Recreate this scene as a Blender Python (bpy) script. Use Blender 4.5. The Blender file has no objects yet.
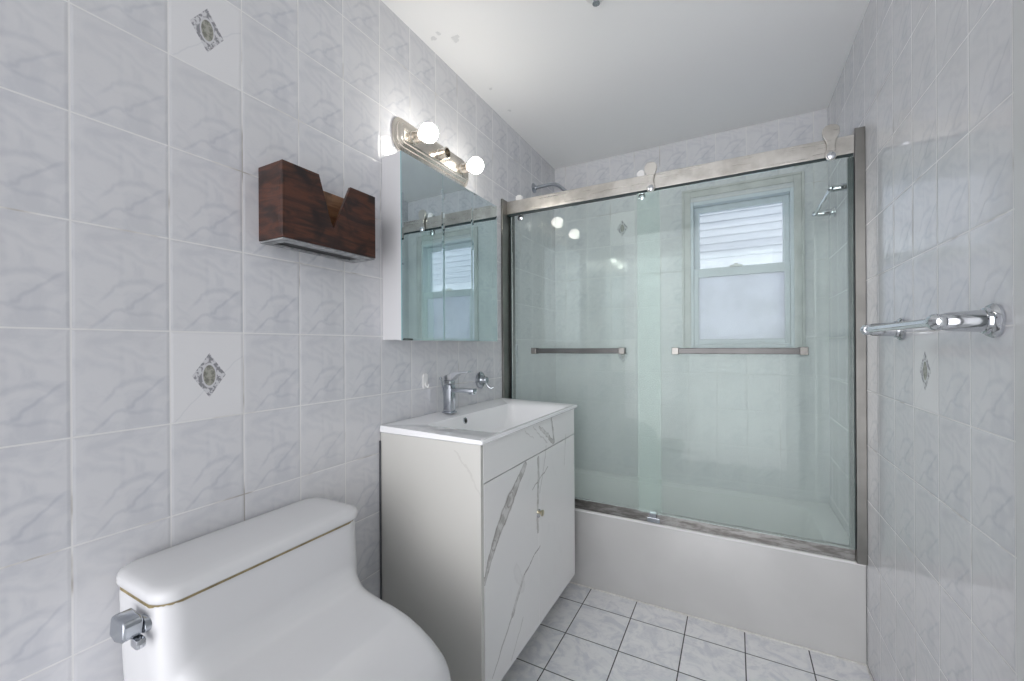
import bpy, bmesh, math, random
from mathutils import Vector, Matrix
random.seed(4)
C = bpy.context.scene.collection
S = bpy.context.scene
PI = math.pi
# ---------------- room measures (metres; camera stands at x=0, y=0) ----------------
XL, XR = -1.0775, 0.4265          # tiled side walls
YD = 2.631                        # window wall
YR = -0.75                        # open end of the room behind the camera
ZC = 2.398                        # ceiling
TY = 1.962                        # face of the bathtub
EYE = 1.1905
TW, TH = 0.152, 0.2009            # wall tile
# ---------------- camera ----------------
cd = bpy.data.cameras.new('camera')
cd.sensor_width = 36.0
cd.lens = 412.66 / 1024 * 36.0
cd.shift_y = (345.97 - 340.5) / 1024
cd.clip_start = 0.01
cam = bpy.data.objects.new('camera', cd)
C.objects.link(cam)
cam.location = (0, 0, EYE)
ROLL = -0.00602
cam.matrix_world = (Matrix.Translation((0, 0, EYE)) @ Matrix.Rotation(0.49408, 4, 'Z')
                    @ Matrix.Rotation(PI / 2, 4, 'X') @ Matrix.Rotation(ROLL, 4, 'Z'))
S.camera = cam
# ---------------- world, exposure ----------------
w = bpy.data.worlds.new('overcast_sky')
S.world = w
w.use_nodes = True
bg = w.node_tree.nodes['Background']
bg.inputs[0].default_value = (0.97, 0.965, 1.0, 1)
# open overcast sky overhead and on the window side; added fill lobe straight behind the camera
SKY, REAR_FILL, REAR_DIM = 1.2, 2.8, 0.36
_n = w.node_tree.nodes; _l = w.node_tree.links
_tc = _n.new('ShaderNodeTexCoord'); _sp = _n.new('ShaderNodeSeparateXYZ'); _l.new(_tc.outputs['Generated'], _sp.inputs[0])
_a = _n.new('ShaderNodeMapRange'); _a.interpolation_type = 'SMOOTHSTEP'; _l.new(_sp.outputs[1], _a.inputs[0]); _a.inputs[1].default_value = 0.0; _a.inputs[2].default_value = .35
_b = _n.new('ShaderNodeMapRange'); _b.interpolation_type = 'SMOOTHSTEP'; _l.new(_sp.outputs[2], _b.inputs[0]); _b.inputs[1].default_value = .45; _b.inputs[2].default_value = .8
_m = _n.new('ShaderNodeMath'); _m.operation = 'MAXIMUM'; _l.new(_a.outputs[0], _m.inputs[0]); _l.new(_b.outputs[0], _m.inputs[1])
_s = _n.new('ShaderNodeMapRange'); _l.new(_m.outputs[0], _s.inputs[0]); _s.inputs[3].default_value = REAR_DIM; _s.inputs[4].default_value = SKY
_h = _n.new('ShaderNodeMapRange'); _h.interpolation_type = 'SMOOTHSTEP'; _l.new(_sp.outputs[1], _h.inputs[0])
_h.inputs[1].default_value = -.93; _h.inputs[2].default_value = -.62; _h.inputs[3].default_value = REAR_FILL - REAR_DIM; _h.inputs[4].default_value = 0.0
_t = _n.new('ShaderNodeMath'); _l.new(_s.outputs[0], _t.inputs[0]); _l.new(_h.outputs[0], _t.inputs[1]); _l.new(_t.outputs[0], bg.inputs[1])
S.view_settings.view_transform = 'Standard'
S.view_settings.look = 'None'
S.view_settings.gamma = 1
S.view_settings.use_curve_mapping = False
S.view_settings.exposure = 0.48
BULB = 18.0

# ---------------- node helper: tiny expression builder ----------------
class X:
    nt = None
    def __init__(s, v): s.v = v
    @staticmethod
    def m(op, *a):
        n = X.nt.nodes.new('ShaderNodeMath'); n.operation = op
        for i, q in enumerate(a):
            if isinstance(q, X): X.nt.links.new(q.v, n.inputs[i])
            else: n.inputs[i].default_value = q
        return X(n.outputs[0])
    def __add__(s, o): return X.m('ADD', s, o)
    __radd__ = __add__
    def __sub__(s, o): return X.m('SUBTRACT', s, o)
    def __rsub__(s, o): return X.m('SUBTRACT', o, s)
    def __mul__(s, o): return X.m('MULTIPLY', s, o)
    __rmul__ = __mul__
    def __truediv__(s, o): return X.m('DIVIDE', s, o)
    def abs(s): return X.m('ABSOLUTE', s)
    def floor(s): return X.m('FLOOR', s)
    def fract(s): return X.m('FRACT', s)
    def min(s, o): return X.m('MINIMUM', s, o)
    def max(s, o): return X.m('MAXIMUM', s, o)
    def lt(s, o): return X.m('LESS_THAN', s, o)
    def gt(s, o): return X.m('GREATER_THAN', s, o)
    def pw(s, o): return X.m('POWER', s, o)
def clamp(x):
    return x.max(0.0).min(1.0)
def ss(x, a, b):          # smooth step: 0 at a, 1 at b
    n = X.nt.nodes.new('ShaderNodeMapRange'); n.interpolation_type = 'SMOOTHSTEP'
    X.nt.links.new(x.v, n.inputs[0]); n.inputs[1].default_value = a; n.inputs[2].default_value = b
    if a > b:
        n.inputs[1].default_value = b; n.inputs[2].default_value = a
        n.inputs[3].default_value = 1; n.inputs[4].default_value = 0
    return X(n.outputs[0])
def comb(x, y, z):
    n = X.nt.nodes.new('ShaderNodeCombineXYZ')
    for i, q in enumerate((x, y, z)):
        if isinstance(q, X): X.nt.links.new(q.v, n.inputs[i])
        else: n.inputs[i].default_value = q
    return n.outputs[0]
def noise(vec, scale, detail=3, rough=.5, dist=0):
    n = X.nt.nodes.new('ShaderNodeTexNoise')
    if vec is not None: X.nt.links.new(vec, n.inputs['Vector'])
    n.inputs['Scale'].default_value = scale; n.inputs['Detail'].default_value = detail
    n.inputs['Roughness'].default_value = rough; n.inputs['Distortion'].default_value = dist
    return X(n.outputs[0])
def pos():
    n = X.nt.nodes.new('ShaderNodeNewGeometry')
    s = X.nt.nodes.new('ShaderNodeSeparateXYZ')
    X.nt.links.new(n.outputs['Position'], s.inputs[0])
    return X(s.outputs[0]), X(s.outputs[1]), X(s.outputs[2]), n.outputs['Position']
def mixc(f, a, b):
    n = X.nt.nodes.new('ShaderNodeMix'); n.data_type = 'RGBA'
    if isinstance(f, X): X.nt.links.new(f.v, n.inputs[0])
    else: n.inputs[0].default_value = f
    for i, q in ((6, a), (7, b)):
        if isinstance(q, tuple): n.inputs[i].default_value = (*q, 1)
        else: X.nt.links.new(q, n.inputs[i])
    return n.outputs[2]
def mat(name, col=(.8, .8, .8), rough=.5, metal=0, spec=.5, coat=0):
    m = bpy.data.materials.new(name); m.use_nodes = True
    X.nt = m.node_tree
    b = X.nt.nodes['Principled BSDF']
    b.inputs['Base Color'].default_value = (*col, 1)
    b.inputs['Roughness'].default_value = rough
    b.inputs['Metallic'].default_value = metal
    b.inputs['Specular IOR Level'].default_value = spec
    b.inputs['Coat Weight'].default_value = coat
    return m, b
def link(a, b): X.nt.links.new(a.v if isinstance(a, X) else a, b)
def bump(b, h, strength, dist):
    n = X.nt.nodes.new('ShaderNodeBump')
    n.inputs['Strength'].default_value = strength; n.inputs['Distance'].default_value = dist
    link(h, n.inputs['Height']); link(n.outputs[0], b.inputs['Normal'])

def gauss(d, wd):          # 1 on the line, fading over wd
    return ss(d.abs(), wd, 0.0)

# ---------------- wall tile ----------------
def wall_tile(name, axis, u0, v0, sign, decor, joint=.78):
    m, b = mat(name, rough=.12, spec=.75)
    x, y, z, P = pos()
    h = {'x': x, 'y': y}[axis]
    ur = (h - u0) * (sign / TW)
    vr = (z - v0) * (1 / TH)
    iu, iv = ur.floor(), vr.floor()
    u, v = ur - iu, vr - iv
    # distance from the joint in metres
    du = u.min(1.0 - u) * TW
    dv = v.min(1.0 - v) * TH
    d = du.min(dv)
    grout = ss(d, .0019, .0010)
    pillow = ss(d, 0.0, .007)
    n1 = noise(comb(u, v, 0.3), 3.2, 2, .5, .4)
    wob = (n1 - 0.5)
    v1 = v + wob * 0.16
    # veins printed and embossed on each tile
    c1 = gauss(v1 - (u * 0.62 - 0.10), .035) * ss(u, .1, .22) * ss(u, 1.0, .9)
    c2 = gauss(v1 - (0.50 - (u - .72) * (u - .72) * 1.1), .05) * ss(u, .18, .38) * ss(u, .95, .6)
    c3 = gauss(v1 - (0.20 - (u - .55) * (u - .55) * .35), .04) * ss(u, .42, .6) * ss(u, 1.0, .85)
    c4 = gauss(v1 - (0.76 - u * 0.36), .06) * ss(u, .02, .15) * ss(u, .62, .4)
    c5 = gauss(v1 - (0.98 - u * 0.36), .05) * ss(u, .3, .5) * ss(u, 1.0, .8)
    c6 = gauss(u + wob * .1 - .47, .05) * ss(v, .35, .5) * ss(v, .95, .75)
    c7 = gauss(v1 - (.33 - u * .7), .05) * ss(u, .05, .12) * ss(u, .3, .2)
    veins = clamp(c1 * 1.0 + c2 * .9 + c3 * .7 + c4 * .6 + c5 * .6 + c6 * .35 + c7 * .5)
    soft = noise(comb(u + v * .6, v * 1.3 - u * .5, 7.0), 2.6, 4, .55, .8)
    big = noise(comb(ur * .5, vr * .5, 1.0), .9, 2)
    shade = clamp(veins * .55 + ss(soft, .45, .72) * .5)
    col = mixc(shade * .8, (.705, .71, .73), (.50, .52, .57))
    col = mixc(ss(big, .4, .7) * .35, col, (.66, .66, .665))
    dec = None
    for (cu, cv) in decor:
        q = (iu - float(cu)).abs().lt(.5) * (iv - float(cv)).abs().lt(.5)
        dec = q if dec is None else dec.max(q)
    if dec is not None:
        plain = mixc(gauss(v1 - (u * .75 - .02), .02) * .35, (.78, .78, .79), (.58, .6, .63))
        col = mixc(dec, col, plain)
        a, c = (u - .5).abs(), (v - .5).abs()
        dia = a * (1 / .235) + c * (1 / .26)
        ink = noise(comb(u, v, 2.0), 17, 2, .6)
        ring = ss(dia, 1.0, .97) * dec
        dcol = mixc(ss(ink, .44, .56), (.27, .27, .29), (.66, .66, .68))
        ov = (a * (1 / .085)).pw(2.0) + (c * (1 / .12)).pw(2.0)
        dcol = mixc(ss(ov, 1.6, 1.3), dcol, (.64, .64, .66))
        dcol = mixc(ss(ov, 1.05, .9), dcol, mixc(ss(ink, .4, .6), (.20, .20, .17), (.38, .38, .33)))
        col = mixc(ring, col, dcol)
        veins = veins * (1.0 - dec)
    dirt = noise(comb(ur, vr, 4.0), 1.1, 3)
    gcol = mixc(ss(dirt, .55, .70), (joint, joint, joint - .01), (.40, .38, .35))
    col = mixc(grout, col, gcol)
    link(col, b.inputs['Base Color'])
    link(grout * .5 + .055 + soft * .05, b.inputs['Roughness'])
    bump(b, pillow * .7 - veins * .22 - soft * .3 + big * .5, .3, .003)
    return m

M = {}
M['tile_left'] = wall_tile('glossy_marble_look_tile_left', 'y', .2843, 1.2268, 1, [(1, -1), (1, 3)])
M['tile_right'] = wall_tile('glossy_marble_look_tile_right', 'y', 1.193, 1.2211, -1, [(-2, -1)], .75)
M['tile_back'] = wall_tile('glossy_marble_look_tile_back', 'x', -.386 - .31, 1.2268, 1, [(0, -1), (0, 3)], .72)

m, b = mat('white_floor_tile', rough=.16)
x, y, z, P = pos()
FW = .21785
ur = (x + .62227) * (1 / FW); vr = (y - (TY - .13621)) * (1 / FW)
iu, iv = ur.floor(), vr.floor(); u, v = ur - iu, vr - iv
d = u.min(1.0 - u).min(v.min(1.0 - v)) * FW
g = ss(d, .0026, .0016)
n1 = noise(comb(ur * 1.0 + iu * 3.7, vr + iv * 2.3, iu * 1.3 + iv), 2.4, 5, .62, 1.6)
n2 = noise(comb(u + iu * 5.1, v + iv * 3.3, 3.0), 9, 4, .6, .8)
col = mixc(ss(n1, .42, .66), (.93, .935, .94), (.77, .785, .82))
col = mixc(ss(n2, .5, .75) * .35, col, (.62, .63, .68))
col = mixc(g, col, (.055, .055, .06))
link(col, b.inputs['Base Color']); link(g * .5 + .16, b.inputs['Roughness'])
bump(b, ss(d, .001, .004), .4, .0015)
M['floor'] = m

m, b = mat('ceiling_paint', (.93, .93, .92), .55)
x, y, z, P = pos()
spots = None
for (sx, sy, sr) in ((-1.03, 1.285, .014), (-1.0, 1.27, .010), (-.955, 1.325, .020), (-1.0, 1.66, .010), (-1.01, 1.86, .010)):
    r = ((x - sx) * (x - sx) + (y - sy) * (y - sy)).pw(.5) * (1 / sr)
    q = ss(r + (noise(P, 60, 3) - .5) * 2.4, 1.0, .7)
    spots = q if spots is None else spots.max(q)
link(mixc(spots * .4, (.93, .93, .92), (.52, .53, .54)), b.inputs['Base Color'])
bump(b, spots + noise(P, 9, 3) * .25, .3, .003)
M['ceiling'] = m

def simple(name, *a, nz=None, **k):
    m, b = mat(name, *a, **k)
    if nz:
        x, y, z, P = pos()
        n = noise(P, nz[0], 3)
        c = tuple(b.inputs['Base Color'].default_value)[:3]
        link(mixc(ss(n, .35, .7), c, tuple(q * nz[1] for q in c)), b.inputs['Base Color'])
    M[name] = m
    return m
simple('porcelain', (.70, .705, .715), .27, nz=(3, .97))
simple('sink_ceramic', (.93, .935, .945), .12, nz=(3, .98), coat=.3)
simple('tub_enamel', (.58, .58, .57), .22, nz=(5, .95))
simple('tub_inside_lit', (.90, .90, .88), .2, nz=(5, .96))  # lighter copy of the enamel, light on the interior put into the colour
simple('caulk', (.80, .79, .76), .5, nz=(40, .85))
simple('dark_caulk', (.10, .105, .115), .5, nz=(40, .7))
simple('cabinet_grey', (.62, .62, .63), .35, nz=(4, .97))
simple('vinyl', (.66, .72, .78), .35, nz=(10, .94))
simple('stone_casing', (.62, .625, .61), .25, nz=(14, .84))
simple('trim_paint', (.60, .61, .61), .35, nz=(8, .97))
simple('chrome', (.66, .68, .71), .09, 1.0, nz=(30, .93))
simple('jamb_steel', (.24, .235, .22), .32, 1.0, nz=(9, .82))
simple('block_steel', (.24, .235, .22), .25, 1.0, nz=(9, .8))
simple('bar_steel', (.10, .10, .098), .25, 1.0, nz=(12, .8))
simple('satin_chrome', (.50, .53, .57), .2, 1.0, nz=(30, .9))
simple('nickel', (.72, .67, .60), .24, 1.0, nz=(25, .92))
simple('rubber', (.02, .035, .035), .35, nz=(20, .8))
simple('black', (.01, .01, .01), .5, nz=(20, .8))
simple('white_plastic', (.80, .80, .79), .3, nz=(20, .96))
simple('brass', (.62, .57, .42), .3, 1.0, nz=(40, .8))
simple('grime', (.30, .24, .12), .7, nz=(60, .7))

# brushed, water-stained steel of the door rail and jambs
m, b = mat('brushed_steel', (.62, .61, .57), .3, 1.0)
x, y, z, P = pos()
n = noise(comb(x * 2.0, y * 2.0, z * 60.0), 3, 4)
n2 = noise(P, 9, 4, .6)
link(mixc(ss(n2, .35, .7), (.62, .60, .56), (.44, .42, .385)), b.inputs['Base Color'])
link(n * .2 + .2, b.inputs['Roughness'])
M['steel'] = m
m, b = mat('stained_steel_track', (.5, .5, .5), .35, .9)
x, y, z, P = pos()
n = noise(comb(x * 3.0, y * 10.0, z * 14.0), 5, 5, .7)
link(mixc(ss(n, .38, .62), (.38, .375, .36), (.20, .19, .18)), b.inputs['Base Color'])
link(n * .4 + .15, b.inputs['Roughness'])
M['track'] = m

# mirror
m, b = mat('mirror_silver', (.72, .80, .82), .012, 1.0)
x, y, z, P = pos()
link(mixc(ss(noise(P, 6, 3), .4, .7), (.73, .82, .84), (.68, .77, .79)), b.inputs['Base Color'])
M['mirror'] = m
m, b = mat('glass_edge', (.22, .42, .42), .15)
link(mixc(ss(noise(None, 20), .4, .6), (.24, .44, .45), (.16, .34, .36)), b.inputs['Base Color'])
M['glass_edge'] = m

# shower glass: clear pane with green tint and a painted haze for the room's reflection, denser low down
m, b = mat('shower_glass')
nt = X.nt
x, y, z, P = pos()
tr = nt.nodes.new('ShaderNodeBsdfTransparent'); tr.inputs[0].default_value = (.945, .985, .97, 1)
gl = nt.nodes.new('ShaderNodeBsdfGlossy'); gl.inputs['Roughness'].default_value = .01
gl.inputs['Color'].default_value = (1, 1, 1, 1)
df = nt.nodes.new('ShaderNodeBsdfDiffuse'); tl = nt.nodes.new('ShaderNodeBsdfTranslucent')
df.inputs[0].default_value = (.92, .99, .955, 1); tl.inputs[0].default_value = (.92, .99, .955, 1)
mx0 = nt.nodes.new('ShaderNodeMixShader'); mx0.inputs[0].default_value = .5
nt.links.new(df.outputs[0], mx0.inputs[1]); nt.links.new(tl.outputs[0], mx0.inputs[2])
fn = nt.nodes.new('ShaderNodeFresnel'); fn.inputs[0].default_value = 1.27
haze_noise = noise(comb(x * 3.0, y * 3.0, z * .8), 2.5, 4, .55, .3)
haze = ss(z, 1.8, 1.0) * .175 + .045 + (haze_noise - .5) * .06
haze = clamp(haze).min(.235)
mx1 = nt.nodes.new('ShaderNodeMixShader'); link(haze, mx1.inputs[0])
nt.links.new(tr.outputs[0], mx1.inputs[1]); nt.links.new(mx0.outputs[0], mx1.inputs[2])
mx2 = nt.nodes.new('ShaderNodeMixShader'); nt.links.new(fn.outputs[0], mx2.inputs[0])
nt.links.new(mx1.outputs[0], mx2.inputs[1]); nt.links.new(gl.outputs[0], mx2.inputs[2])
nt.links.new(mx2.outputs[0], nt.nodes['Material Output'].inputs[0])
M['shower_glass'] = m

def pane_mat(name, tint, haze_amt, hcol):
    m, b = mat(name); nt = X.nt
    tr = nt.nodes.new('ShaderNodeBsdfTransparent'); tr.inputs[0].default_value = (*tint, 1)
    tl = nt.nodes.new('ShaderNodeBsdfTranslucent')
    gl = nt.nodes.new('ShaderNodeBsdfGlossy'); gl.inputs['Roughness'].default_value = .03
    x, y, z, P = pos()
    c = mixc(ss(noise(P, 7, 4, .6), .35, .7), hcol, tuple(q * .86 for q in hcol))
    link(c, tl.inputs[0])
    mx = nt.nodes.new('ShaderNodeMixShader'); link(clamp((noise(P, 12, 3) - .5) * .1 + haze_amt), mx.inputs[0])
    nt.links.new(tr.outputs[0], mx.inputs[1]); nt.links.new(tl.outputs[0], mx.inputs[2])
    m2 = nt.nodes.new('ShaderNodeMixShader'); m2.inputs[0].default_value = .05
    nt.links.new(mx.outputs[0], m2.inputs[1]); nt.links.new(gl.outputs[0], m2.inputs[2])
    nt.links.new(m2.outputs[0], nt.nodes['Material Output'].inputs[0])
    M[name] = m
pane_mat('clear_pane', (.93, .95, .98), .10, (.80, .84, .92))
pane_mat('frosted_pane', (.9, .93, .98), .90, (.74, .76, .82))

m, b = mat('vinyl_siding', (.80, .80, .84), .5)
x, y, z, P = pos()
link(mixc(ss(noise(comb(x, y, z * 8.0), 3, 3), .3, .7), (.60, .61, .65), (.52, .53, .58)), b.inputs['Base Color'])
M['siding'] = m
simple('foundation_stucco', (.78, .78, .82), .8, nz=(20, .94))

# lit bulb
m, b = mat('lit_bulb', (1, 1, 1), .3)
x, y, z, P = pos()
b.inputs['Emission Color'].default_value = (1.0, .955, .88, 1)
b.inputs['Emission Strength'].default_value = BULB
M['bulb'] = m

# stained wood
def wood(name, dark, light, rough=.32):
    m, b = mat(name, rough=rough, coat=.25)
    x, y, z, P = pos()
    n = noise(comb(x * 3.0, y * 2.2, z * 16.0), 3.2, 5, .6, 1.2)
    n2 = noise(comb(x * 2.0, y * 3.2, z * 4.0), 4.0, 3, .5, .6)
    n3 = noise(comb(x * 30.0, y * 8.0, z * 120.0), 3, 2)
    c = mixc(ss(n, .36, .66), dark, light)
    c = mixc(ss(n2, .50, .66) * .85, c, tuple(q * .28 for q in dark))
    c = mixc(ss(n3, .5, .8) * .3, c, tuple(q * .5 for q in dark))
    link(c, b.inputs['Base Color'])
    bump(b, n * .6 + n3 * .4, .25, .001)
    M[name] = m
wood('red_brown_wood', (.022, .008, .005), (.088, .026, .011))
wood('raw_orange_wood', (.20, .09, .04), (.34, .17, .08), .5)
simple('worn_paint_edge', (.36, .37, .38), .6, nz=(50, .55))

# white marble laminate; veins sit at fixed places of the vanity front (y, z) and side (x, z)
def marble(name, axis, segs, base):
    m, b = mat(name, rough=.22)
    x, y, z, P = pos()
    h = {'x': x, 'y': y}[axis]
    n = noise(P, 7, 4, .6); n2 = noise(P, 26, 3, .6)
    hx = h + (n - .5) * .05 + (n2 - .5) * .012
    zz = z + (n2 - .5) * .03
    vv = None
    for (a0, b0, a1, b1, w0, w1, k) in segs:
        dx, dz = a1 - a0, b1 - b0; L2 = dx * dx + dz * dz
        t = clamp(((hx - a0) * dx + (zz - b0) * dz) * (1 / L2))
        ex = hx - a0 - t * dx; ez = zz - b0 - t * dz
        dd = (ex * ex + ez * ez).pw(.5)
        ww = t * (w1 - w0) + w0
        r = dd / ww
        q = (ss(r, 1.0, .75) * ss(n2, .30, .6).max(.45) * .75 + ss((r - .9).abs(), .28, 0.0) * .6) * k if w0 > .008 or w1 > .008 else ss(r, 1.0, .4) * k
        q = q.min(1.0)
        vv = q if vv is None else vv.max(q)
    cloud = ss(noise(comb(x * 2.0, y * 2.6, z * 1.2), 3, 4, .6, 1.5), .58, .8) * .16
    c = mixc(cloud, base, tuple(q * .72 for q in base))
    if vv is not None: c = mixc(vv, c, (.30, .285, .26))
    link(c, b.inputs['Base Color'])
    return m
front = [(1.335, .765, 1.22, .67, .007, .026, .9), (1.22, .67, 1.11, .565, .028, .020, .95), (1.11, .565, 1.045, .47, .020, .006, .9),
         (1.457, .418, 1.318, .37, .003, .006, .75), (1.318, .37, 1.227, .28, .006, .009, .7), (1.227, .28, 1.10, .16, .007, .003, .55),
         (1.46, .875, 1.59, .79, .005, .011, .8), (1.575, .897, 1.60, .79, .005, .009, .9), (1.40, .885, 1.53, .80, .003, .004, .35), (1.33, .885, 1.40, .84, .003, .003, .3),
         (1.443, .76, 1.44, .48, .008, .010, .8), (1.39, .655, 1.53, .70, .003, .004, .7), (1.52, .79, 1.46, .62, .004, .004, .4),
         (1.74, .79, 1.715, .66, .005, .003, .4), (1.26, .42, 1.31, .33, .02, .015, .12), (1.30, .22, 1.22, .13, .004, .003, .35)]
M['marble_front'] = marble('marble_laminate_front', 'y', front, (.87, .87, .86))
M['marble_side_shaded'] = marble('marble_laminate_side_shaded', 'x', [(-.76, .87, -.70, .80, .004, .006, .2), (-.70, .80, -.668, .74, .006, .003, .15)], (.62, .615, .58))  # side toned darker than the front, its shade put into the colour

# ---------------- mesh helpers ----------------
def add_box(bm, x0, x1, y0, y1, z0, z1, bev=0, seg=2):
    r = bmesh.ops.create_cube(bm, size=1.0)
    vs = r['verts']
    for v in vs:
        v.co = Vector(((x0 + x1) / 2 + v.co.x * (x1 - x0), (y0 + y1) / 2 + v.co.y * (y1 - y0), (z0 + z1) / 2 + v.co.z * (z1 - z0)))
    if bev > 0:
        es = {e for v in vs for e in v.link_edges}
        bmesh.ops.bevel(bm, geom=list(es), offset=bev, segments=seg, affect='EDGES', profile=.5)
def box(*a, **k):
    bm = bmesh.new(); add_box(bm, *a, **k); return bm
def add_loft(bm, rings, cap0=True, cap1=True):
    prev = None; first = None
    for r in rings:
        vs = [bm.verts.new(p) for p in r]
        if prev:
            n = len(vs)
            for i in range(n):
                bm.faces.new((prev[i], prev[(i + 1) % n], vs[(i + 1) % n], vs[i]))
        else: first = vs
        prev = vs
    if cap0: bm.faces.new(list(reversed(first)))
    if cap1: bm.faces.new(prev)
def frame(d):
    d = Vector(d).normalized()
    a = Vector((0, 0, 1)) if abs(d.z) < .9 else Vector((1, 0, 0))
    u = d.cross(a).normalized(); v = d.cross(u).normalized()
    return d, u, v
def add_lathe(bm, origin, axis, prof, n=32):       # prof: (distance along axis, radius)
    d, u, v = frame(axis); o = Vector(origin)
    rings = []
    for t, r in prof:
        r = max(r, 1e-5)
        rings.append([o + d * t + u * r * math.cos(2 * PI * i / n) + v * r * math.sin(2 * PI * i / n) for i in range(n)])
    add_loft(bm, rings)
def add_tube(bm, pts, r, n=16):
    pts = [Vector(p) for p in pts]; rings = []
    u0 = None
    for i, p in enumerate(pts):
        if i == 0: t = pts[1] - p
        elif i == len(pts) - 1: t = p - pts[-2]
        else: t = (pts[i + 1] - p).normalized() + (p - pts[i - 1]).normalized()
        t.normalize()
        if u0 is None: _, u0, _v = frame(t)
        u = (u0 - t * u0.dot(t)).normalized(); v = t.cross(u); u0 = u
        rr = r[i] if isinstance(r, (list, tuple)) else r
        rings.append([p + u * rr * math.cos(2 * PI * k / n) + v * rr * math.sin(2 * PI * k / n) for k in range(n)])
    add_loft(bm, rings)
def bezier(p0, p1, p2, n=8):
    p0, p1, p2 = map(Vector, (p0, p1, p2))
    return [p0 * (1 - t) ** 2 + p1 * 2 * t * (1 - t) + p2 * t * t for t in [i / n for i in range(n + 1)]]
def add_prism(bm, poly, fix, a, b, plane):         # outline in a plane, extruded from a to b along the third axis
    def P(q, s):
        return {'yz': (s, q[0], q[1]), 'xz': (q[0], s, q[1]), 'xy': (q[0], q[1], s)}[plane]
    add_loft(bm, [[Vector(P(q, a)) for q in poly], [Vector(P(q, b)) for q in poly]])
def rrect(x0, x1, y0, y1, r, n=6):
    pts = []
    for cx, cy, a0 in ((x1 - r, y1 - r, 0), (x0 + r, y1 - r, 90), (x0 + r, y0 + r, 180), (x1 - r, y0 + r, 270)):
        for i in range(n + 1):
            a = math.radians(a0 + 90 * i / n)
            pts.append((cx + r * math.cos(a), cy + r * math.sin(a)))
    return pts
def obj(name, bm, m, parent=None, smooth=None, bev=0, label=None):
    bmesh.ops.recalc_face_normals(bm, faces=bm.faces[:])
    me = bpy.data.meshes.new(name); bm.to_mesh(me); bm.free()
    for q in (m if isinstance(m, list) else [m]): me.materials.append(q)
    if smooth is not None:
        for p in me.polygons: p.use_smooth = True
        try: me.set_sharp_from_angle(angle=math.radians(smooth))
        except Exception: pass
    o = bpy.data.objects.new(name, me); C.objects.link(o)
    if parent:
        o.parent = parent
        pl = parent
        off = Vector((0, 0, 0))
        while pl: off += pl.location; pl = pl.parent
        o.location = -off
    if bev:
        md = o.modifiers.new('bevel', 'BEVEL'); md.width = bev; md.segments = 3; md.limit_method = 'ANGLE'; md.angle_limit = math.radians(40)
        md.harden_normals = False
    if label: o['label'] = label
    return o
def thing(name, label, cat, loc=(0, 0, 0), group=None):
    o = bpy.data.objects.new(name, None); C.objects.link(o); o.location = loc; o.empty_display_size = .05
    o['label'] = label; o['category'] = cat
    if group: o['group'] = group
    return o
def tag(o, label, cat, group=None):
    o['label'] = label; o['category'] = cat
    if group: o['group'] = group
    return o
def struct(name, bm, m, parent=None, **k):
    o = obj(name, bm, m, parent, **k)
    if not parent: o['kind'] = 'structure'
    return o

# ---------------- the room ----------------
TKW = .10
struct('floor', box(XL - TKW, XR + TKW, YR, YD + TKW, -.08, 0), M['floor'])
struct('ceiling', box(XL - TKW, XR + TKW, YR, YD + TKW, ZC, ZC + .08), M['ceiling'])
struct('wall_left', box(XL - TKW, XL, YR, YD, 0, ZC), M['tile_left'])
bm = bmesh.new()                                   # right wall with the doorway beside the camera
add_box(bm, XR, XR + TKW, 1.0, YD, 0, ZC); add_box(bm, XR, XR + TKW, YR, .20, 0, ZC); add_box(bm, XR, XR + TKW, .20, 1.0, 2.03, ZC)
struct('wall_right', bm, M['tile_right'])
# back wall with the window opening
WX0, WX1, WZ0, WZ1 = -.226, .285, 1.172, 2.024
bm = bmesh.new()
add_box(bm, XL - TKW, WX0, YD, YD + TKW, 0, ZC); add_box(bm, WX1, XR + TKW, YD, YD + TKW, 0, ZC)
add_box(bm, WX0, WX1, YD, YD + TKW, 0, WZ0); add_box(bm, WX0, WX1, YD, YD + TKW, WZ1, ZC)
struct('wall_back', bm, M['tile_back'])
# door casing at the right edge of the picture, and the open doorway
bm = bmesh.new()
add_box(bm, XR - .012, XR - .0005, .955, 1.012, 0, 2.09, bev=.003); add_box(bm, XR - .012, XR - .0005, .155, .245, 0, 2.09, bev=.003)
add_box(bm, XR - .012, XR - .0005, .245, .955, 2.0, 2.09, bev=.003)
struct('trim_1', bm, M['trim_paint'])
bm = bmesh.new()
add_box(bm, XR + .03, XR + .07, .20, .998, .008, 2.028)
for z0, z1 in ((.2, .95), (1.1, 1.85)):
    add_box(bm, XR + .024, XR + .032, .30, .90, z0, z1, bev=.003)
struct('door_1', bm, M['trim_paint'])
# caulk beads
bm = bmesh.new()
add_box(bm, XL, XR, TY - .007, TY + .001, 0, .006, bev=.002)
struct('trim_2', bm, M['caulk'])
bm = bmesh.new()
add_box(bm, XR - .006, XR - .0005, 1.05, TY - .008, .0, .006, bev=.002)
struct('trim_3', bm, M['caulk'])

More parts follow.
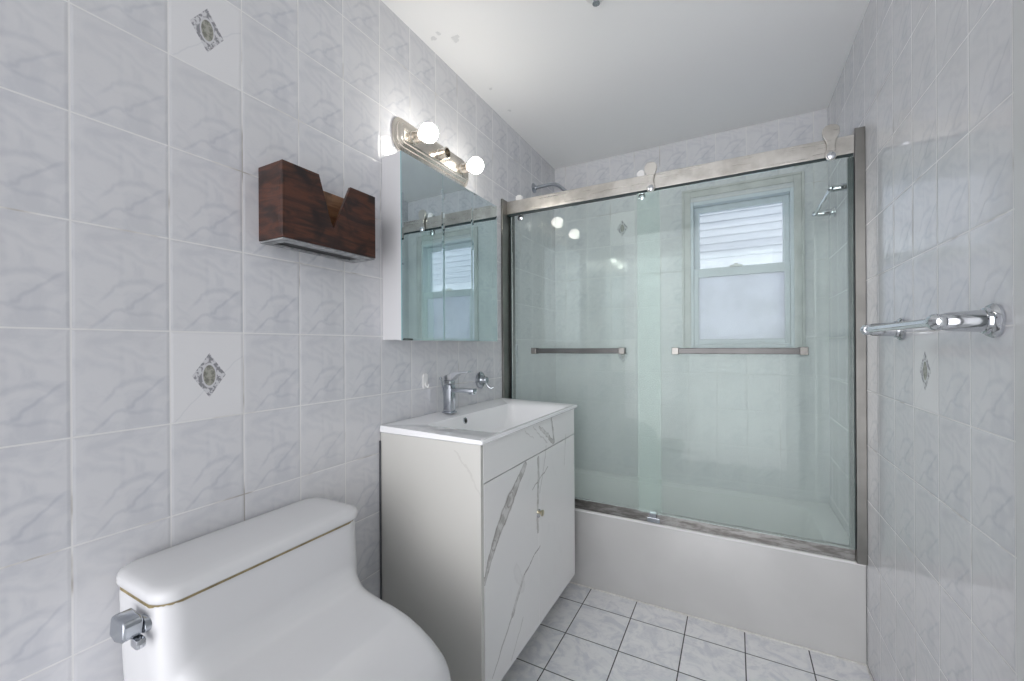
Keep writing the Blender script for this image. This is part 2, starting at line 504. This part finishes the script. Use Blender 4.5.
# ---------------- window ----------------
wf = struct('window_1', (lambda b_: (add_box(b_, WX0 + .001, WX0 + .020, YD - .004, YD + .085, WZ0, WZ1, bev=.003),
                                     add_box(b_, WX1 - .020, WX1 - .001, YD - .004, YD + .085, WZ0, WZ1, bev=.003),
                                     add_box(b_, WX0 + .020, WX1 - .020, YD - .004, YD + .085, WZ1 - .022, WZ1 - .001, bev=.003),
                                     add_box(b_, WX0 + .020, WX1 - .020, YD - .004, YD + .085, WZ0 + .001, WZ0 + .02, bev=.003)) and b_)(bmesh.new()), M['vinyl'])
def sash(name, y0, y1, z0, z1, st, top, bot, pane):
    bm = bmesh.new(); a, c = WX0 + .0205, WX1 - .0205
    add_box(bm, a, a + st, y0, y1, z0, z1, bev=.003); add_box(bm, c - st, c, y0, y1, z0, z1, bev=.003)
    add_box(bm, a + st, c - st, y0, y1, z1 - top, z1, bev=.003); add_box(bm, a + st, c - st, y0, y1, z0, z0 + bot, bev=.003)
    s = obj(name, bm, M['vinyl'], wf)
    obj('pane', box(a + st, c - st, (y0 + y1) / 2 - .003, (y0 + y1) / 2 + .003, z0 + bot, z1 - top), pane, s)
    return s
up = sash('upper_sash', YD + .045, YD + .078, 1.60, WZ1 - .023, .028, .034, .035, M['clear_pane'])
lo = sash('lower_sash', YD + .006, YD + .040, WZ0 + .021, 1.632, .024, .050, .028, M['frosted_pane'])
bm = bmesh.new()
add_box(bm, -.02, .045, YD - .004, YD + .012, 1.628, 1.640, bev=.003); add_box(bm, .0, .02, YD - .002, YD + .014, 1.640, 1.650, bev=.003)
obj('sash_lock', bm, M['white_plastic'], lo)
obj('lift_rail', box(-.15, .21, YD - .003, YD + .007, WZ0 + .026, WZ0 + .034, bev=.002), M['vinyl'], lo)
# casing: stepped stone-look moulding round the window
bm = bmesh.new()
def ring(bm, x0, x1, z0, z1, wd, y0, y1):
    add_box(bm, x0, x0 + wd, y0, y1, z0, z1, bev=.002); add_box(bm, x1 - wd, x1, y0, y1, z0, z1, bev=.002)
    add_box(bm, x0 + wd, x1 - wd, y0, y1, z1 - wd, z1, bev=.002)
ring(bm, -.268, .327, WZ0 - .0, 2.095, .012, YD - .016, YD - .0005)
ring(bm, -.256, .315, WZ0 - .0, 2.083, .034, YD - .010, YD - .0005)
struct('trim_4', bm, M['stone_casing'])

# ---------------- neighbouring house outside the window ----------------
nh = thing('neighbor_house', 'pale vinyl-sided house wall seen through the upper window pane', 'house', (0.6, 4.3, 0))
bm = bmesh.new()
z = 2.0; LAP = .068
while z < 4.6:
    prof = [(4.30, z), (4.286, z), (4.300, z + LAP), (4.32, z + LAP), (4.32, z)]
    add_prism(bm, [(q[0], q[1]) for q in prof], None, -3.5, 5.0, 'yz')
    z += LAP
obj('siding', bm, M['siding'], nh)
obj('foundation', box(-3.5, 5.0, 4.303, 4.5, 0, 2.0), M['foundation_stucco'], nh)
gr = struct('terrain', box(-4, 6, YD + .3, 4.28, -.08, 0), M['foundation_stucco'])

# ---------------- bathtub ----------------
def make_tub():
    t = thing('bathtub', 'white built-in bathtub with plain front behind the sliding glass doors', 'bathtub', (-.32, TY, 0))
    x0, x1, y0, y1, zt = XL + .001, XR - .001, TY, YD - .001, .373
    bm = bmesh.new()
    def rr(a, b_, c, d_, r, z): return [Vector((p[0], p[1], z)) for p in rrect(a, b_, c, d_, r, 8)]
    out = rr(x0, x1, y0, y1, .004, zt)
    rings = [rr(x0, x1, y0, y1, .003, 0), rr(x0, x1, y0, y1, .003, .365), rr(x0 + .003, x1 - .003, y0 + .003, y1 - .003, .003, .373),
             rr(x0 + .09, x1 - .09, y0 + .085, y1 - .07, .11, .373), rr(x0 + .10, x1 - .10, y0 + .095, y1 - .08, .11, .366),
             rr(x0 + .115, x1 - .13, y0 + .105, y1 - .09, .11, .25), rr(x0 + .14, x1 - .19, y0 + .12, y1 - .105, .10, .12),
             rr(x0 + .18, x1 - .25, y0 + .15, y1 - .14, .08, .065), rr(x0 + .24, x1 - .32, y0 + .19, y1 - .18, .06, .055)]
    add_loft(bm, rings)
    tb = obj('tub_body', bm, [M['tub_enamel'], M['tub_inside_lit']], t, smooth=35)
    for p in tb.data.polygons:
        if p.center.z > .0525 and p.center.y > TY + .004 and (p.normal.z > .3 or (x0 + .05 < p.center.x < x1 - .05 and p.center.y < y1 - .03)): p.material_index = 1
    obj('rim_bead', box(x0, x1, TY - .002, TY + .012, .366, .377, bev=.003), M['white_plastic'], t, label='glossy white front edge of the tub rim')
    bm = bmesh.new(); add_lathe(bm, (-.80, 2.29, .052), (0, 0, 1), [(0, .03), (.006, .03), (.008, .022), (.008, 0)], 24)
    obj('drain', bm, M['chrome'], t, smooth=40)
make_tub()

# ---------------- shower enclosure ----------------
GY0 = 1.936
fr = thing('shower_door_frame', 'brushed steel shower frame with top rail, side jambs and bottom track', 'shower frame', (-.32, 1.97, .373))
obj('header_rail', box(XL + .008, XR - .034, 1.936, 1.952, 1.895, 1.962, bev=.0015), M['steel'], fr)
obj('rail_strip', box(XL + .010, XR - .036, 1.9385, 1.951, 1.885, 1.8945), M['rubber'], fr, label='dark strip under the top rail')  # plain dark strip along the rail's lower edge
obj('side_jamb', box(XL + .0005, XL + .010, 1.885, 2.0, .378, 1.965, bev=.001), M['jamb_steel'], fr)
obj('side_jamb', box(XR - .031, XR - .0005, 1.945, 1.985, .378, 1.988, bev=.0015), M['jamb_steel'], fr)
bm = bmesh.new()
add_box(bm, XL + .0005, XL + .024, 1.966, 1.996, .378, 1.90)
obj('rubber_seal', bm, M['rubber'], fr, label='dark rubber seal along the left jamb')
bm = bmesh.new()
add_box(bm, XR - .050, XR - .032, 1.950, 1.966, .429, 1.884)
obj('rubber_seal', bm, M['rubber'], fr, label='dark rubber seal along the right jamb')
bm = bmesh.new()
add_box(bm, XL + .012, XR - .0315, 1.968, 2.008, .3775, .385); add_box(bm, XL + .012, XR - .0315, 1.9675, 1.974, .385, .424, bev=.001)
add_box(bm, XL + .012, XR - .0315, 2.001, 2.007, .385, .418, bev=.001)
obj('bottom_track', bm, M['track'], fr)
bm = bmesh.new()
add_box(bm, -.355, -.300, 1.952, 1.9672, .384, .405, bev=.002); add_box(bm, -.345, -.315, 1.949, 1.957, .405, .438, bev=.003)
obj('door_guide', bm, M['satin_chrome'], fr, label='small grey guide block on the bottom track')
bm = bmesh.new()
add_box(bm, XL + .0105, XL + .03, 1.99, 2.02, 1.10, 1.20, bev=.009, seg=3)
obj('bumper', bm, M['satin_chrome'], fr, smooth=40, label='rounded grey door bumper near the left jamb')

def hanger_outline(cx, zt):
    pts = []
    P = [(0, .0), (.016, -.004), (.025, -.014), (.0275, -.028), (.024, -.044), (.016, -.060), (.012, -.078), (.013, -.094), (.018, -.108), (.0185, -.120), (.012, -.131), (0, -.135)]
    for a, b_ in P: pts.append((cx + a, zt + b_))
    for a, b_ in reversed(P[1:-1]): pts.append((cx - a, zt + b_))
    return pts
def sliding_door(label, x0, x1, yg, hx, front, bx0, bx1, by, group):
    d = thing('sliding_shower_door', label, 'shower door', ((x0 + x1) / 2, yg, .40), group)
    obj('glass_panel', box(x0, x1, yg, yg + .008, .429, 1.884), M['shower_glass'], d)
    # towel bar: flat rectangular bar with square end blocks
    y_in = yg
    tb = obj('towel_bar', box(bx0, bx1, by, by + .010, 1.152, 1.177, bev=.002), M['bar_steel'], d)
    for cx in (bx0 + .014, bx1 - .014):
        bm = bmesh.new(); add_box(bm, cx - .014, cx + .014, by - .003, y_in + .0005, 1.149, 1.180, bev=.002)
        obj('end_block', bm, M['block_steel'], tb)
    for cx in hx:
        if front:
            bm = bmesh.new(); add_prism(bm, hanger_outline(cx, 2.012), None, 1.922, 1.930, 'xz')
            h = obj('door_hanger', bm, M['steel'], d, bev=.002)
            bm = bmesh.new(); add_lathe(bm, (cx, 1.934, 1.984), (0, 1, 0), [(0, .02), (.004, .022), (.008, .019), (.016, .019), (.020, .022), (.022, .02)], 28)
            obj('wheel', bm, M['white_plastic'], h, smooth=40)
            bm = bmesh.new(); add_lathe(bm, (cx, 1.924, 1.893), (0, -1, 0), [(0, .014), (.006, .014), (.009, .010), (.009, 0)], 24)
            obj('bolt', bm, M['chrome'], h, smooth=40)
        else:
            bm = bmesh.new(); add_prism(bm, rrect(cx - .014, cx + .014, 1.862, 1.985, .012), None, 1.966, 1.972, 'xz')
            h = obj('door_hanger', bm, M['steel'], d, bev=.001)
            bm = bmesh.new(); add_lathe(bm, (cx, 1.940, 1.972), (0, 1, 0), [(0, .016), (.003, .019), (.020, .019), (.024, .016)], 28)
            obj('wheel', bm, M['white_plastic'], h, smooth=40)
            bm = bmesh.new(); add_lathe(bm, (cx, 1.962, 1.872), (0, -1, 0), [(0, .015), (.006, .015), (.009, .010), (.009, 0)], 24)
            obj('bolt', bm, M['chrome'], h, smooth=40)
sliding_door('right sliding glass shower door in front of the window, longer towel bar', -.390, .388, 1.940, (-.326, .322), True, -.238, .246, 1.895, None)
sliding_door('left sliding glass shower door beside the vanity, shorter towel bar', -1.054, -.294, 1.958, (-1.0, -.372), False, -.925, -.446, 1.925, None)

# shower arm and head on the left wall
sh = thing('shower_head', 'chrome shower arm and head on the left wall above the glass doors', 'shower head', (XL, 2.29, 2.15))
bm = bmesh.new(); add_lathe(bm, (XL + .0008, 2.29, 2.155), (1, 0, 0), [(0, .030), (.004, .030), (.010, .022), (.013, .013), (.022, .012)], 32)
obj('wall_flange', bm, M['satin_chrome'], sh, smooth=40)
bm = bmesh.new()
pts = [(XL + .01, 2.29, 2.155), (XL + .10, 2.29, 2.157)] + [tuple(p) for p in bezier((XL + .11, 2.29, 2.157), (XL + .145, 2.29, 2.157), (XL + .17, 2.29, 2.135), 6)] + [(XL + .235, 2.29, 2.075)]
add_tube(bm, pts, .0105); obj('shower_arm', bm, M['satin_chrome'], sh, smooth=50)
bm = bmesh.new(); add_lathe(bm, (XL + .228, 2.29, 2.082), (.72, 0, -.69), [(0, .012), (.012, .016), (.022, .014), (.035, .024), (.06, .042), (.072, .045), (.078, .042), (.078, 0)], 32)
obj('spray_head', bm, M['satin_chrome'], sh, smooth=40)

# ---------------- round towel bars on the right wall ----------------
def wall_bar(label, y0, y1, z, r_bar, big, reach=.080):
    t = thing('towel_bar', label, 'towel bar', (XR, (y0 + y1) / 2, z))
    xb = XR - reach
    bm = bmesh.new(); add_tube(bm, [(xb, y0 - .004, z), (xb, y1 + .004, z)], r_bar, 24)
    obj('bar', bm, M['chrome'], t, smooth=40)
    for i, yy in enumerate((y0, y1)):
        k = big
        bm = bmesh.new()
        add_lathe(bm, (XR - .0008, yy, z), (-1, 0, 0), [(0, .031 * k), (.005, .032 * k), (.010, .029 * k), (.012, .025 * k), (.017, .024 * k), (.020, .019 * k)], 36)
        p = obj('wall_flange', bm, M['chrome'], t, smooth=35)
        bm = bmesh.new()
        add_lathe(bm, (XR - .018, yy, z), (-1, 0, 0), [(0, .021 * k), (.018, .020 * k), (reach - .030, .0175 * k), (reach - .022, .015 * k)], 36)
        obj('post', bm, M['chrome'], t, smooth=40)
        bm = bmesh.new(); s = -1 if i == 0 else 1
        add_lathe(bm, (xb, yy - s * .016, z), (0, s, 0), [(0, .011 * k), (.004, .015 * k), (.013, .0165 * k), (.022, .015 * k), (.027, .010 * k), (.031, .012 * k), (.036, .008 * k), (.038, 0)], 32)
        obj('finial', bm, M['chrome'], t, smooth=35)
wall_bar('round chrome towel bar on the tiled right wall outside the shower', 1.094, 1.575, 1.232, .0095, 1.0)
wall_bar('chrome towel bar high on the right wall inside the shower', 2.085, 2.45, 1.818, .007, .75)

# ---------------- toilet ----------------
def make_toilet():
    cy = .560
    t = thing('toilet', 'white one-piece toilet with a low tank, beside the vanity', 'toilet', (-.75, cy, 0))
    bm = bmesh.new()
    # tank, lofted upwards
    def plan(x0, x1, hw, r, bow, z, n=10):
        p = rrect(x0, x1, cy - hw, cy + hw, r, n); out = []
        for (px, py) in p:
            k = max(0.0, (px - (x0 + x1) / 2) / ((x1 - x0) / 2))
            out.append(Vector((px + bow * k * (1 - ((py - cy) / hw) ** 2), py, z)))
        return out
    add_loft(bm, [plan(-1.05, -.845, .175, .04, .01, .02), plan(-1.06, -.85, .195, .04, .01, .25), plan(-1.068, -.862, .216, .04, .008, .50),
                  plan(-1.068, -.882, .223, .04, .008, .66), plan(-1.068, -.888, .225, .04, .008, .733)])
    # shelf behind the seat, lofted forward from the tank
    def sec(x, hw, zt, z0, r, n=8):
        return [Vector((x, p[0], p[1])) for p in rrect(cy - hw, cy + hw, z0, zt, r, n)]
    prof = [(-1.0, .200, .62), (-.895, .197, .645), (-.873, .198, .622), (-.858, .198, .602), (-.840, .196, .588), (-.815, .194, .583), (-.78, .194, .577), (-.73, .194, .571),
            (-.69, .194, .563), (-.65, .194, .549), (-.61, .192, .530), (-.580, .189, .511), (-.562, .184, .492), (-.552, .178, .470), (-.55, .18, .44)]
    add_loft(bm, [sec(x, hw, zt, .18, .035) for x, hw, zt in prof])
    # bowl and foot
    def egg(xb, xf, hw, z, n=48):
        cx = xb + (xf - xb) * .45; out = []
        for i in range(n):
            a = 2 * PI * i / n; c, s = math.cos(a), math.sin(a)
            rx = (xf - cx) if c > 0 else (cx - xb)
            e = .85 if c > 0 else .7
            out.append(Vector((cx + rx * abs(c) ** 1.0 * (1 if c > 0 else -1), cy + hw * math.copysign(abs(s) ** e, s), z)))
        return out
    add_loft(bm, [egg(-.95, -.50, .115, .001), egg(-.95, -.49, .118, .03), egg(-.93, -.47, .10, .12), egg(-.93, -.42, .12, .22),
                  egg(-.92, -.37, .165, .32), egg(-.92, -.345, .190, .39), egg(-.92, -.345, .192, .415)])
    o = obj('bowl_and_tank', bm, M['porcelain'], t)
    md = o.modifiers.new('fuse', 'REMESH'); md.mode = 'VOXEL'; md.voxel_size = .006; md.use_smooth_shade = True
    sm = o.modifiers.new('soften', 'SMOOTH'); sm.factor = .5; sm.iterations = 8
    # seat and closed cover
    for nm, z0, z1, k in (('seat', .417, .432, 0), ('seat_cover', .4335, .452, .004)):
        bm = bmesh.new()
        add_loft(bm, [egg(-.535 + k, -.335 - k, .183 - k, z0), egg(-.54, -.33, .188 - k, (z0 + z1) / 2), egg(-.54, -.335, .183 - k, z1 - .002), egg(-.53, -.35, .172, z1)])
        obj(nm, bm, M['porcelain'], t, smooth=50)
    # dark brown seam and tank lid
    bm = bmesh.new(); add_loft(bm, [plan(-1.066, -.8895, .2235, .04, .008, .733 - .012), plan(-1.066, -.8895, .2235, .04, .008, .7375)])
    obj('lid_seam', bm, M['grime'], t, label='brown stained seam under the tank lid')
    bm = bmesh.new()
    add_loft(bm, [plan(-1.070, -.884, .2235, .036, .008, .7365), plan(-1.071, -.880, .2265, .038, .009, .741), plan(-1.071, -.880, .2265, .038, .009, .752),
                  plan(-1.070, -.884, .2235, .036, .009, .759), plan(-1.067, -.892, .212, .034, .008, .763), plan(-1.058, -.915, .195, .03, .006, .765), plan(-1.04, -.95, .170, .03, .004, .766)])
    obj('tank_lid', bm, M['porcelain'], t, smooth=60)
    # flush lever on the near side of the tank
    yb = cy - .2265
    bm = bmesh.new(); add_lathe(bm, (-.925, yb + .006, .702), (0, -1, 0), [(0, .0155), (.009, .0155), (.011, .013), (.011, 0)], 28)
    lv = obj('flush_lever', bm, M['satin_chrome'], t, smooth=40, label='chrome flush lever on the side of the tank')
    bm = bmesh.new()
    prof = [(-.967, .688), (-.960, .722), (-.951, .727), (-.915, .725), (-.907, .719), (-.911, .694), (-.921, .687), (-.944, .682)]
    add_prism(bm, prof, None, yb - .034, yb - .006, 'xz')
    obj('lever_handle', bm, M['satin_chrome'], lv, bev=.004, smooth=40)
    bm = bmesh.new(); add_box(bm, -.925, -.900, yb - .020, yb - .004, .672, .690, bev=.005)
    obj('lever_tip', bm, M['chrome'], lv, smooth=40)
make_toilet()

# ---------------- vanity cabinet ----------------
VX0, VX1, VY0, VY1, VZ0, VZ1 = XL + .0015, -.667, 1.037, 1.852, .112, .894
va = thing('vanity_cabinet', 'white marble-veined bathroom vanity cabinet between toilet and bathtub', 'vanity cabinet', (-.87, 1.445, 0))
bm = bmesh.new()
add_box(bm, VX0, VX1 - .0005, VY0, VY0 + .016, VZ0, VZ1, bev=.001)
add_box(bm, VX0, VX1 - .018, VY1 - .016, VY1, VZ0, VZ1, bev=.001)
add_box(bm, VX0, VX1 - .018, VY0 + .016, VY1 - .016, VZ0, VZ0 + .016)
add_box(bm, VX0, VX0 + .008, VY0 + .016, VY1 - .016, VZ0 + .016, VZ1)
add_box(bm, VX0 + .008, VX1 - .018, VY0 + .016, VY1 - .016, VZ1 - .17, VZ1 - .155)
obj('body', bm, M['marble_side_shaded'], va)
obj('apron_panel', box(VX1 - .017, VX1, VY0 + .0165, VY1, .776, VZ1, bev=.0008), M['marble_front'], va)
ym = 1.447
for a, c in ((VY0 + .0185, ym - .0008), (ym + .0008, VY1)):
    obj('door', box(VX1 - .017, VX1, a, c, VZ0 + .001, .7725, bev=.0008), M['marble_front'], va)
bm = bmesh.new(); add_lathe(bm, (VX1, 1.438, .553), (1, 0, 0), [(0, .008), (.006, .006), (.012, .007), (.018, .012), (.022, .012), (.024, .008), (.024, 0)], 20)
obj('knob', bm, M['brass'], va, smooth=40, label='small brass door knob')
bm = bmesh.new(); add_lathe(bm, (VX1 + .0003, 1.447, .545), (1, 0, 0), [(0, .016), (.002, .016), (.003, .012), (.003, 0)], 20)
for yy in (1.07, 1.80):
    for xx in (-1.03, -.76):
        bm2 = bmesh.new(); add_lathe(bm2, (xx, yy, 0), (0, 0, 1), [(0, .018), (.01, .018), (.02, .014), (VZ0, .014)], 20)
        obj('leg', bm2, M['black'], va, smooth=40)
obj('knob_plate', bm, M['chrome'], va, smooth=40)
tag(obj('caulk_strip', box(XL + .0005, XL + .006, 1.0305, 1.0365, .10, .868, bev=.002), M['dark_caulk']), 'thin dark caulk strip on the wall at the back edge of the vanity', 'caulk strip')

# ceramic basin top
def make_sink():
    x0, x1, y0, y1 = XL + .0015, -.657, 1.030, 1.874
    z = .910
    t = thing('basin', 'white ceramic basin top with overflow hole, on the vanity cabinet', 'sink', (-.86, 1.45, .888))
    bm = bmesh.new()
    n = 8
    def rr(a, b_, c, d_, r, f):
        return [Vector((p[0], p[1], f(p[0], p[1]) if callable(f) else f)) for p in rrect(a, b_, c, d_, r, n)]
    def deck(px, py):       # the deck rises a little towards the wall
        k = max(0, min(1, (-.93 - px) / .10)); return z + .010 * k * k * (3 - 2 * k)
    rings = [rr(x0 + .004, x1 - .006, y0 + .006, y1 - .006, .006, .8945), rr(x0, x1, y0, y1, .006, .899), rr(x0, x1, y0, y1, .006, .907),
             rr(x0 + .001, x1 - .003, y0 + .003, y1 - .003, .006, lambda a, b_: deck(a, b_)),
             rr(x0 + .03, x1 - .012, y0 + .03, y1 - .03, .02, lambda a, b_: deck(a, b_) - .001),
             rr(x0 + .095, x1 - .022, y0 + .125, y1 - .075, .03, z - .002),
             rr(x0 + .102, x1 - .030, y0 + .140, y1 - .085, .03, z - .012),
             rr(x0 + .115, x1 - .045, y0 + .185, y1 - .12, .035, z - .065),
             rr(x0 + .135, x1 - .075, y0 + .235, y1 - .17, .05, z - .105),
             rr(x0 + .17, x1 - .12, y0 + .32, y1 - .25, .05, z - .115)]
    # underside hidden in the cabinet
    add_loft(bm, rings, cap0=False)
    obj('basin_body', bm, M['sink_ceramic'], t, smooth=40)
    bm = bmesh.new(); add_lathe(bm, (x0 + .1065, 1.393, z - .024), (1, 0, .15), [(-.004, .0135), (.002, .0135), (.003, .012), (.003, .0095), (-.002, .0095), (-.002, 0)], 28)
    ov = obj('overflow_ring', bm, M['chrome'], t, smooth=40)
    bm = bmesh.new(); add_lathe(bm, (x0 + .1067, 1.393, z - .024), (1, 0, .15), [(-.001, .0093), (.0012, .0093), (.0012, 0)], 24)
    obj('overflow_hole', bm, M['black'], ov)
    bm = bmesh.new(); add_lathe(bm, (-.86, 1.48, z - .116), (0, 0, 1), [(0, .030), (.003, .030), (.005, .024), (.005, 0)], 28)
    obj('drain', bm, M['chrome'], t, smooth=40)
make_sink()

# faucet
fy, fx, fz = 1.362, XL + .052, .9195
fa = thing('faucet', 'square chrome single-lever faucet standing on the basin top', 'faucet', (fx, fy, fz))
bm = bmesh.new(); add_box(bm, fx - .023, fx + .023, fy - .023, fy + .023, fz, fz + .006, bev=.003)
add_box(bm, fx - .018, fx + .018, fy - .018, fy + .018, fz + .004, fz + .116, bev=.003)
obj('column', bm, M['satin_chrome'], fa, smooth=40)
bm = bmesh.new(); add_box(bm, fx + .014, fx + .125, fy - .016, fy + .016, fz + .086, fz + .102, bev=.003)
add_box(bm, fx + .100, fx + .122, fy - .010, fy + .010, fz + .080, fz + .088, bev=.002)
obj('spout', bm, M['satin_chrome'], fa, smooth=40)
bm = bmesh.new(); add_box(bm, fx - .017, fx + .017, fy - .017, fy + .017, fz + .119, fz + .132, bev=.002)
add_prism(bm, [(fx - .017, fz + .132), (fx + .018, fz + .133), (fx + .050, fz + .158), (fx + .100, fz + .166), (fx + .101, fz + .173), (fx + .030, fz + .168), (fx - .017, fz + .150)], None, fy - .016, fy + .016, 'xz')
obj('lever', bm, M['chrome'], fa, bev=.002)
bm = bmesh.new(); add_tube(bm, [(fx - .022, fy - .004, fz + .055), (fx - .024, fy - .012, fz + .10), (fx - .026, fy - .024, fz + .14)], .0028, 10)
add_lathe(bm, (fx - .026, fy - .024, fz + .136), (-.02, -.1, 1), [(0, .003), (.003, .0045), (.010, .0045), (.012, 0)], 12)
obj('lift_rod', bm, M['satin_chrome'], fa, smooth=40)

# ring-shaped chrome hook and the white hook on the left wall
hk = thing('robe_hook', 'round chrome hook on the left wall just behind the faucet spout', 'hook', (XL, 1.672, 1.01))
bm = bmesh.new(); add_lathe(bm, (XL + .0008, 1.672, 1.028), (1, 0, 0), [(0, .040), (.005, .040), (.010, .034), (.012, .020), (.022, .014), (.034, .014), (.036, .017), (.040, .015), (.041, 0)], 32)
obj('wall_flange', bm, M['satin_chrome'], hk, smooth=35)
bm = bmesh.new(); add_tube(bm, [(XL + .028, 1.672, 1.024), (XL + .045, 1.677, .996), (XL + .058, 1.682, .988), (XL + .070, 1.687, .996)], [.006, .0055, .005, .005], 12)
obj('prong', bm, M['chrome'], hk, smooth=50)
bm = bmesh.new(); add_prism(bm, rrect(1.256, 1.284, 1.025, 1.085, .010), None, XL + .0008, XL + .006, 'yz')
ah = obj('adhesive_hook', bm, M['white_plastic'], None, bev=.001)
tag(ah, 'tiny white adhesive hook on the left wall tile, left of the faucet', 'hook')
bm = bmesh.new(); add_tube(bm, [(XL + .004, 1.27, 1.05), (XL + .010, 1.27, 1.034), (XL + .018, 1.27, 1.032), (XL + .020, 1.27, 1.042)], .003, 10)
obj('prong', bm, M['white_plastic'], ah, smooth=50)

# ---------------- mirrored medicine cabinet ----------------
mc = thing('medicine_cabinet', 'three-door mirrored medicine cabinet on the left wall above the vanity', 'medicine cabinet', (XL, 1.33, 1.21))
MX = -.985; my0, my1, mz0, mz1 = 1.049, 1.686, 1.212, 1.852
obj('body', box(XL + .0008, MX - .020, my0 + .002, my1 - .002, mz0 + .002, mz1 - .002, bev=.001), M['cabinet_grey'], mc)
yy = [my0, 1.275, 1.477, my1]
for a, c in zip(yy, yy[1:]):
    dr = obj('mirror_door', box(MX - .019, MX - .005, a + .0006, c - .0006, mz0, mz1), M['cabinet_grey'], mc)
    bm = bmesh.new()
    g = .0008; bv = .010
    o4 = [(a + g, mz0), (c - g, mz0), (c - g, mz1), (a + g, mz1)]
    i4 = [(a + bv, mz0 + bv), (c - bv, mz0 + bv), (c - bv, mz1 - bv), (a + bv, mz1 - bv)]
    R0 = [Vector((MX - .0048, *p)) for p in o4]; R1 = [Vector((MX - .0004, *p)) for p in o4]; R2 = [Vector((MX, *p)) for p in i4]
    add_loft(bm, [R0, R1, R2])
    mr = obj('mirror', bm, M['mirror'], dr)
    mr.data.materials.append(M['glass_edge'])
    for p in mr.data.polygons:
        if abs(p.normal.x) < .02: p.material_index = 1

# ---------------- vanity light ----------------
vl = thing('vanity_light', 'brushed nickel bar light with two lit round bulbs, above the mirror cabinet', 'light fixture', (XL, 1.337, 1.968))
def oct_plate(y0, y1, z0, z1, c):
    out = []
    for (py, pz, a0) in ((y1 - c, z1 - c, 0), (y0 + c, z1 - c, 90), (y0 + c, z0 + c, 180), (y1 - c, z0 + c, 270)):
        for k in range(5):
            a = math.radians(a0 + 90 * k / 4); out.append((py + c * math.cos(a), pz + c * math.sin(a)))
    return out
LY0, LY1, LZ = 1.100, 1.572, 1.968
bm = bmesh.new()
lv = [(.000, 0, 0), (.007, 0, 0), (.010, .006, .3), (.012, .012, .5), (.018, .013, .5), (.021, .020, .8), (.023, .024, .9), (.027, .026, .9), (.030, .032, 1)]
rings = []
for dx, ins, _ in lv:
    rings.append([Vector((XL + .0008 + dx, p[0], p[1])) for p in oct_plate(LY0 + ins, LY1 - ins, LZ - .060 + ins, LZ + .060 - ins, max(.006, .042 - ins))])
add_loft(bm, rings); obj('back_plate', bm, M['nickel'], vl, smooth=25)
bulb_src = None
for yb, lit in ((1.182, True), (1.337, False), (1.492, True)):
    bm = bmesh.new()
    add_lathe(bm, (XL + .030, yb, LZ), (1, 0, 0), [(0, .024), (.004, .024), (.007, .021), (.022, .0205), (.028, .022), (.038, .022), (.040, .0195), (.040, .017), (.012, .016), (.012, 0)], 32)
    s = obj('lamp_socket', bm, M['nickel'] , vl, smooth=30, label=None if lit else 'empty middle socket without a bulb')
    if lit:
        bm = bmesh.new()
        R = .034
        prof = [(.018, .012), (.036, .0125), (.044, .018)]
        cx = .044 + .028
        prof += [(cx - R * math.cos(a), R * math.sin(a)) for a in [math.radians(q) for q in range(34, 180, 9)]] + [(cx + R, 0)]
        add_lathe(bm, (XL + .030, yb, LZ), (1, 0, 0), prof, 32)
        bo = obj('light_bulb', bm, M['bulb'], vl, smooth=60, label='lit white globe bulb')

# ---------------- wooden wall pocket ----------------
wp = thing('wall_pocket', 'dark red-brown wooden wall pocket with a V notch in its front', 'wall pocket', (XL, .775, 1.46))
py0, py1, pz0, pz1, px1 = .627, .926, 1.464, 1.654, -.977
bm = bmesh.new()
add_prism(bm, [(py0, pz0), (py1, pz0), (py1, pz1), (.833, pz1), (.776, 1.520), (.7655, 1.537), (.730, pz1), (py0, pz1)], None, px1 - .010, px1, 'yz')
obj('front_panel', bm, M['red_brown_wood'], wp, bev=.0008)
for a, c in ((py0, py0 + .010), (py1 - .010, py1)):
    obj('side_panel', box(XL + .0008, px1 - .0103, a, c, pz0, pz1 - .0005, bev=.0008), M['red_brown_wood'], wp)
obj('back_panel', box(XL + .0008, XL + .011, py0 + .0102, py1 - .0102, pz0, pz1 - .001, bev=.0008), M['raw_orange_wood'], wp, label='lighter orange-brown back panel seen through the notch')
bm = bmesh.new()
add_box(bm, XL + .0112, px1 - .0103, py0 + .0102, py1 - .0102, pz0 - .001, pz0 + .004)
obj('bottom_panel', bm, M['black'], wp, label='recessed black bottom')
bm = bmesh.new()
for q in ((XL + .003, px1 - .002, py0 + .002, py0 + .026), (XL + .003, px1 - .002, py1 - .026, py1 - .002)):
    add_box(bm, *q, pz0 - .005, pz0 - .0012)
add_box(bm, XL + .003, XL + .018, py0 + .026, py1 - .026, pz0 - .005, pz0 - .0012); add_box(bm, px1 - .034, px1 - .002, py0 + .026, py1 - .026, pz0 - .005, pz0 - .0012)
obj('bottom_edge', bm, M['worn_paint_edge'], wp, label='worn grey rim round the underside')

# ---------------- small round fixture on the ceiling ----------------
cf = thing('ceiling_sprinkler', 'small round white fixture with dark centre at the ceiling, top edge', 'ceiling fixture', (-.410, 1.385, ZC))
bm = bmesh.new(); add_lathe(bm, (-.410, 1.385, ZC - .0006), (0, 0, -1), [(0, .040), (.004, .040), (.010, .034), (.014, .022), (.014, 0)], 36)
obj('cover_plate', bm, M['white_plastic'], cf, smooth=40)
bm = bmesh.new(); add_lathe(bm, (-.410, 1.385, ZC - .0145), (0, 0, -1), [(0, .012), (.010, .010), (.014, .006), (.020, .013), (.022, .013), (.022, 0)], 24)
obj('nozzle', bm, M['satin_chrome'], cf, smooth=40)
